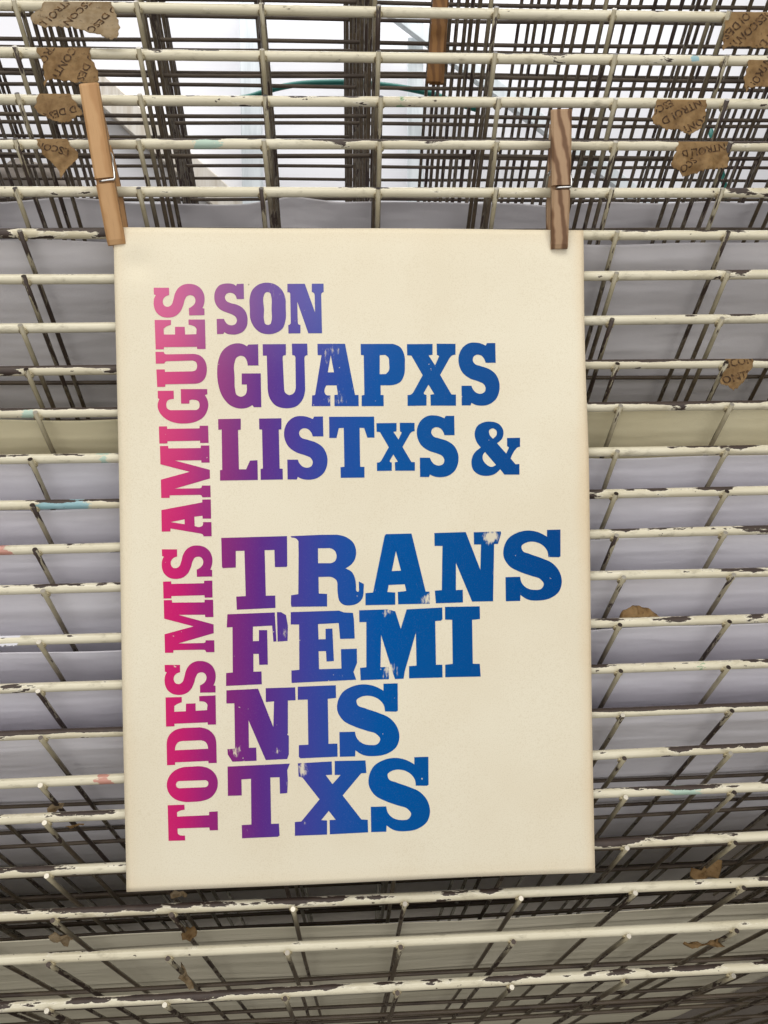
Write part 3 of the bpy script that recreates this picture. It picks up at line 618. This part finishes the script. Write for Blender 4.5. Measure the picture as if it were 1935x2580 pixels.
pin('clothespin', (225.5, 214), (296, 618), 47, 43, .392, M_WOOD1, 'honey coloured wooden clothespin leaning at the poster top left corner', -.0086, .012, .06)
pin('clothespin', (1413, 279), (1408, 628), 53, 42, .432, M_WOOD2, 'upright brown striped wooden clothespin near the poster top right corner', -.0086, .010, -.10, back_shift=-.004)
# the third pin hangs from a tray above, behind the first bars
a, b = pix(1118, -120, .012), pix(1092, 208, .012)
e = bpy.data.objects.new('clothespin', None); COL.objects.link(e); e.location = a; e.empty_display_size = .01
tag(e, 'dull brown clothespin hanging behind the two topmost cream bars', 'clothespin')
for k, (dy, dx, l, mat) in enumerate(((0, 0, 1.0, M_WOOD3), (.0085, .0012, .955, M_WOOD3))):
    secs = []
    for s, th in ((0, .003), (.2, .005), (.45, .0058), (.62, .0056), (.85, .0042), (1, .0028)):
        c = (b-a)*(s*l) + Vector((dx*(1+s*1.3), dy, 0)); w = .0047; secs.append([c+Vector((-w, -th/2, 0)), c+Vector((w, -th/2, 0)), c+Vector((w, th/2, 0)), c+Vector((-w, th/2, 0))])
    V, Fc = loft(secs); mesh_obj('wooden_leg', V, Fc, mat, e)

# ------------------------------------------------------------------ torn strips of printed brown tape
bpy.ops.object.text_add() if False else None
def text_tris(s, size):
    cu = bpy.data.curves.new('t', 'FONT'); cu.body = s; cu.size = size; cu.resolution_u = 2; cu.offset = size*.022
    ob = bpy.data.objects.new('t', cu); COL.objects.link(ob); dg = bpy.context.evaluated_depsgraph_get()
    me = bpy.data.meshes.new_from_object(ob.evaluated_get(dg)); bpy.data.objects.remove(ob); bpy.data.curves.remove(cu)
    bm = bmesh.new(); bm.from_mesh(me); bmesh.ops.triangulate(bm, faces=bm.faces)
    for _ in range(2):
        ed = [x for x in bm.edges if x.calc_length() > size*.16]; bmesh.ops.subdivide_edges(bm, edges=ed, cuts=1) if ed else None
        bmesh.ops.triangulate(bm, faces=[f for f in bm.faces if len(f.verts) > 3])
    vs = [v.co.copy() for v in bm.verts]; bm.verts.index_update(); fs = [tuple(v.index for v in f.verts) for f in bm.faces]; bm.free(); bpy.data.meshes.remove(me); return vs, fs
def interp(poly, x):
    if x <= poly[0][0]: return poly[0][1]
    for (a, b), (c, d) in zip(poly, poly[1:]):
        if x <= c: return b+(d-b)*(x-a)/(c-a) if c > a else d
    return poly[-1][1]
def tape(bar, left, right, bottom, label, lines, mat=None, crumple=.0016, size=27, seed=1, lift=0.0):
    """left/right: [(photo y, photo x)] of the side edges from the bar's top down; bottom: [(0..1, photo y)] torn lower edge"""
    z0, tilt = bar_z(*BARS[bar-1]); mat = mat or M_TAPE
    def surf(X, Y, off=0.0):
        w = pix(X, Y, -R_BAR); zc = z0+tilt*w.x; dz = w.z-zc; rr = R_BAR+.00025+off
        if dz > 0:
            dz = min(dz, R_BAR*.995); return Vector((w.x, -math.sqrt(rr*rr-dz*dz), zc+dz*rr/R_BAR*.999))
        d = -dz; k = min(1, d/.008); nn = mnoise.noise(Vector((w.x*110, d*130, seed*5.1)))+.5*mnoise.noise(Vector((w.x*300, d*260, seed)))
        y = -rr - k*(lift*d + crumple*(nn+.25)) 
        y = min(y, -rr+.0002) if d < .004 else y
        return Vector((w.x, y, w.z))
    yc = lambda X: (BARS[bar-1][0]*(1935-X)+BARS[bar-1][1]*X)/1935
    NXt, NYt = 44, 30; V, Fc = [], []; rn = random.Random(seed)
    jag = [rn.uniform(-3, 3) for _ in range(NXt+1)]
    for j in range(NYt+1):
        for i in range(NXt+1):
            s = i/NXt; q = j/NYt
            top = yc((left[0][1]+right[0][1])/2)-12.5; bt = interp(bottom, s)+jag[i]*.8; Y = top+(bt-top)*q
            xl = interp(left, Y) ; xr = interp(right, Y); X = xl+(xr-xl)*s + (1.5*math.sin(Y*.31+seed) if i in (0, NXt) else 0)
            V.append(surf(X, Y))
    # a short strip goes on round the back of the bar
    back = []
    for kk in (1, 2, 3):
        for i in range(NXt+1):
            v = V[i]; zc = z0+tilt*v.x; th = math.radians(95+28*kk); back.append(Vector((v.x, -(R_BAR+.00025)*math.cos(th), zc+(R_BAR+.00025)*math.sin(th))))
    n0 = len(V); V += back
    for j in range(NYt):
        for i in range(NXt):
            a = j*(NXt+1)+i; Fc.append((a, a+NXt+1, a+NXt+2, a+1))
    for kk in range(3):
        for i in range(NXt):
            a = i if kk == 0 else n0+(kk-1)*(NXt+1)+i; b = n0+kk*(NXt+1)+i; Fc.append((a, a+1, b+1, b))
    cen = surf((left[0][1]+right[0][1])/2, yc(left[0][1])); o = mesh_obj('tape_strip', [v-cen for v in V], Fc, mat, smooth=True); o.location = cen
    md = o.modifiers.new('thickness', 'SOLIDIFY'); md.thickness = .00016; md.offset = 0
    tag(o, label, 'tape', 'torn strips of printed brown tape')
    # printed lettering following the folds
    TV, TF = [], []
    for (txt, X0, Y0, ang) in lines:
        vs, fs = text_tris(txt, size); ca, sa = math.cos(math.radians(ang)), math.sin(math.radians(ang)); base = len(TV); ok = []
        for v in vs:
            X = X0+v.x*ca-v.y*sa; Y = Y0-(v.x*sa+v.y*ca); xl, xr = interp(left, Y)+1.5, interp(right, Y)-1.5; s = (X-xl)/max(1, xr-xl)
            ok.append(0 <= s <= 1 and yc(X)-11.5 < Y < interp(bottom, min(1, max(0, s)))-3.5); TV.append(surf(X, Y, .00028)-cen)
        for f in fs:
            if all(ok[k] for k in f): TF.append(tuple(base+k for k in f))
    used = sorted({k for f in TF for k in f}); mp = {k: i for i, k in enumerate(used)}
    if TF:
        q = mesh_obj('printed_lettering', [TV[k] for k in used], [tuple(mp[k] for k in f) for f in TF], M_PRINT, o)
    return o
tape(1, [(0, 112), (28, 103), (45, 82), (62, 84), (110, 100)], [(0, 277), (30, 290), (60, 302), (80, 308), (110, 305)], [(0, 62), (.05, 74), (.14, 83), (.30, 79), (.45, 82), (.62, 95), (.8, 108), (.92, 115), (1, 114)],
     'largest torn brown tape with faded print, at left on the topmost bar', [('DESCONTROL! D', 232, -22, -128), ('NTRO! DES', 172, -14, -128), ('D DESCON', 286, 14, -128)], M_TAPE2, .0016, 28, 1, .25)
tape(2, [(110, 88), (135, 95), (150, 106), (190, 112), (225, 112)], [(110, 226), (145, 228), (170, 243), (190, 249), (215, 248)], [(0, 220), (.05, 205), (.12, 198), (.35, 204), (.62, 211), (.8, 211), (1, 208)],
     'brown tape with a pointed lower left corner above the honey clothespin', [('SCONTROL!', 186, 105, -122), ('D DESCON', 226, 132, -115), ('TROL! DES', 128, 106, -122)], M_TAPE, .0014, 28, 2)
tape(3, [(230, 98), (255, 92), (272, 88), (288, 96), (315, 120)], [(230, 172), (250, 184), (272, 200), (290, 212), (315, 208)], [(0, 284), (.2, 301), (.4, 309), (.6, 308), (.8, 298), (1, 290)],
     'rounded brown tape scrap left of the honey clothespin', [('! D DESCON', 205, 262, -165)], M_TAPE, .0014, 26, 3)
tape(4, [(345, 90), (365, 96), (395, 112), (430, 138), (460, 150)], [(345, 165), (370, 180), (385, 198), (410, 192), (460, 158)], [(0, 395), (.25, 430), (.45, 452), (.6, 446), (.8, 420), (1, 404)],
     'kite shaped brown tape hanging to a point, lowest of those at left', [('ESCONTROL', 176, 376, 168)], M_TAPE, .0022, 26, 4)
tape(1, [(30, 1832), (50, 1826), (80, 1822), (130, 1820)], [(30, 1990), (130, 1990)], [(0, 128), (.06, 118), (.2, 117), (.5, 122), (1, 126)],
     'broad brown tape cut by the picture edge on the topmost bar at right', [('DESCONTROL! D', 1935, 20, -137), ('TROL! DESCON', 1985, 40, -137), ('O! DESC', 1880, 30, -137)], M_TAPE, .0014, 28, 5)
tape(2, [(140, 1888), (160, 1884), (200, 1872), (236, 1876)], [(140, 1990), (236, 1990)], [(0, 236), (.06, 228), (.2, 222), (.5, 220), (1, 226)],
     'brown tape reading NTRO at the right picture edge on the second bar', [('NTRO! DES', 1932, 140, -122), ('SCONTROL!', 1975, 150, -122)], M_TAPE, .0014, 28, 6)
tape(3, [(248, 1657), (270, 1650), (300, 1642), (340, 1648)], [(248, 1780), (275, 1779), (300, 1776), (325, 1764), (340, 1755)], [(0, 314), (.15, 318), (.28, 328), (.5, 326), (.7, 338), (.82, 342), (1, 326)],
     'brown tape reading NTRO and CON on the third bar at right', [('NTRO! D', 1762, 250, -153), ('SCONTROL', 1795, 283, -153), ('ESCO', 1690, 250, -153)], M_TAPE, .0014, 27, 7)
tape(4, [(352, 1712), (380, 1702), (410, 1690), (428, 1694), (450, 1704)], [(352, 1838), (400, 1834), (425, 1836), (440, 1834)], [(0, 424), (.08, 430), (.14, 446), (.3, 440), (.6, 430), (.85, 425), (1, 420)],
     'creased brown tape with a folded right edge on the fourth bar', [('NTROL! D', 1826, 362, -170), ('SCON', 1745, 395, -140)], M_TAPE, .0030, 25, 8)
tape(9, [(905, 1828), (935, 1826), (950, 1818), (972, 1812), (990, 1820)], [(905, 1897), (922, 1897), (945, 1880), (965, 1871), (990, 1862)], [(0, 968), (.35, 972), (.6, 984), (.8, 978), (1, 962)],
     'small twisted wedge of brown tape reading CON, right of the word GUAPXS', [('SCONT', 1828, 928, 12), ('ONTR', 1822, 968, 14)], M_TAPE, .0020, 27, 9)
# white tape at the left end of a bar, and a curl of brown tape standing on the same bar
tape(15, [(1595, -40), (1630, -40)], [(1595, 53), (1618, 47), (1630, 44)], [(0, 1628), (1, 1627)], 'scrap of white tape wrapped on the bar at the left picture edge', [], M_WHITETAPE, .0003, 20, 10)['group'] = 'white tape'
z0, tilt = bar_z(*BARS[14])
V, Fc = [], []; A0 = pix(1568, 1562, .003); A1 = pix(1668, 1559, .003); n = 30
for i in range(n+1):
    s = i/n; base = A0.lerp(A1, s); h = .0085*math.sin(math.pi*min(1, s*1.0))**.6*(1-.30*s) + .0012*mnoise.noise(Vector((s*7, 3, 1)))
    for j in range(9):
        q = j/8; V.append(Vector((base.x, base.y + .010*math.sin(q*2.2)*.6 + .0030*mnoise.noise(Vector((s*9, q*4, 2))) + (.003 if s > .45 else 0)*q, base.z + .0008 + h*math.sin(q*2.2)/max(.3, 1.0))))
for i in range(n):
    for j in range(8):
        a = i*9+j; Fc.append((a, a+9, a+10, a+1))
cen = A0.lerp(A1, .5); o = mesh_obj('tape_strip', [v-cen for v in V], Fc, M_TAPE, smooth=True); o.location = cen
md = o.modifiers.new('thickness', 'SOLIDIFY'); md.thickness = .00016
tag(o, 'curl of brown tape standing up behind the bar right of the word FEMI', 'tape', 'torn strips of printed brown tape')
# crumpled scraps of old tape stuck on the wires lower down
def on_tray(idx, X, Y):
    e = TRAYS[idx]; n = e.matrix_basis.to_3x3() @ Vector((0, 0, 1)); p0 = e.matrix_basis @ Vector((0, 0, -(R_BAR+R_WIRE*2)))
    d = r*((X-CX)/F) + fw + up*((CY-Y)/F); return CAM + d*((p0-CAM).dot(n)/d.dot(n)), e.matrix_basis.to_3x3()
def scrap(idx, X, Y, wpx, hpx, label, seed, shape):
    p, B = on_tray(idx, X, Y); k = (p-CAM).dot(fw)/F; W, H = wpx*k, hpx*k; rn = random.Random(seed)
    # torn outline filled and crumpled, facing the front
    N = 16; V, Fc = [], []
    out = [Vector((x*W/2, 0, -y*H/2)) for x, y in shape]; c = sum(out, Vector())/len(out); m = len(out); rings = 5
    for j in range(rings+1):
        for q in out:
            v = c+(q-c)*(j/rings); v = v + Vector((0, rings and .0060*mnoise.noise(Vector((v.x*160, seed, v.z*160))) + .004*mnoise.noise(Vector((v.x*420, seed+4, v.z*420))), 0)); V.append(v)
    for j in range(rings):
        for i in range(m):
            a = j*m+i; b = j*m+(i+1) % m; Fc.append((a, b, b+m, a+m))
    o = mesh_obj('tape_scrap', V, Fc, M_TAPE2 if seed % 4 == 1 else M_TAPE, smooth=True); o.location = p + Vector((0, -.001, 0))
    md = o.modifiers.new('thickness', 'SOLIDIFY'); md.thickness = .0002
    tag(o, label, 'tape', 'crumpled scraps of tape on the lower wires'); return o
BOW = [(-1, -.6), (-.5, -.9), (-.1, -.35), (.3, -.6), (.9, -.7), (1, -.2), (.55, .3), (.4, 1), (.1, .8), (-.1, .2), (-.5, .1), (-.95, .1)]
FAN = [(-1, .5), (-.75, 0), (-.35, -.1), (.2, -.6), (.6, -1), (1, -.9), (1, -.2), (.8, .8), (.2, .75), (-.2, 1), (-.7, .85)]
BLOB = [(-1, -.2), (-.5, -.8), (0, -.6), (.5, -1), (1, -.3), (.8, .5), (.3, .6), (.1, 1), (-.4, .7), (-.8, .5)]
STRIP = [(-.5, -1), (.1, -.95), (.3, -.4), (.2, -.05), (.6, .4), (1, .9), (.5, 1), (0, .6), (-.4, .2), (-.6, -.1), (-.2, -.5)]
TAIL = [(-1, -1), (-.85, -.5), (-.6, 0), (-.2, .15), (.2, -.1), (.6, -.6), (.9, -.9), (.7, -.2), (1, .5), (.6, .4), (.3, .5), (-.1, .55), (-.55, .5), (-.9, 0), (-1.05, -.6)]
scrap(20, 1776, 2190, 80, 54, 'fan shaped scrap of brown tape on a wire right of the poster bottom', 3, FAN)
scrap(21, 155, 2368, 62, 46, 'bow shaped scrap of tape on a wire at lower left', 5, BOW)
scrap(21, 478, 2352, 40, 34, 'curled scrap of tape on a wire under the poster bottom left corner', 7, BLOB)
scrap(22, 466, 2458, 48, 56, 'dark twisted strip of tape on a wire at lower left', 9, STRIP)
scrap(22, 1770, 2376, 110, 34, 'scrap of tape with a thin curving tail at lower right', 11, TAIL)
scrap(18, 140, 2034, 34, 22, 'small scrap of tape beside the bar left of the word TXS', 13, BLOB)
scrap(19, 192, 2077, 44, 12, 'flat sliver of tape under the bar at lower left', 15, BLOB)
scrap(20, 452, 2252, 46, 26, 'crushed scrap of tape peeping out below the poster edge', 17, BLOB)
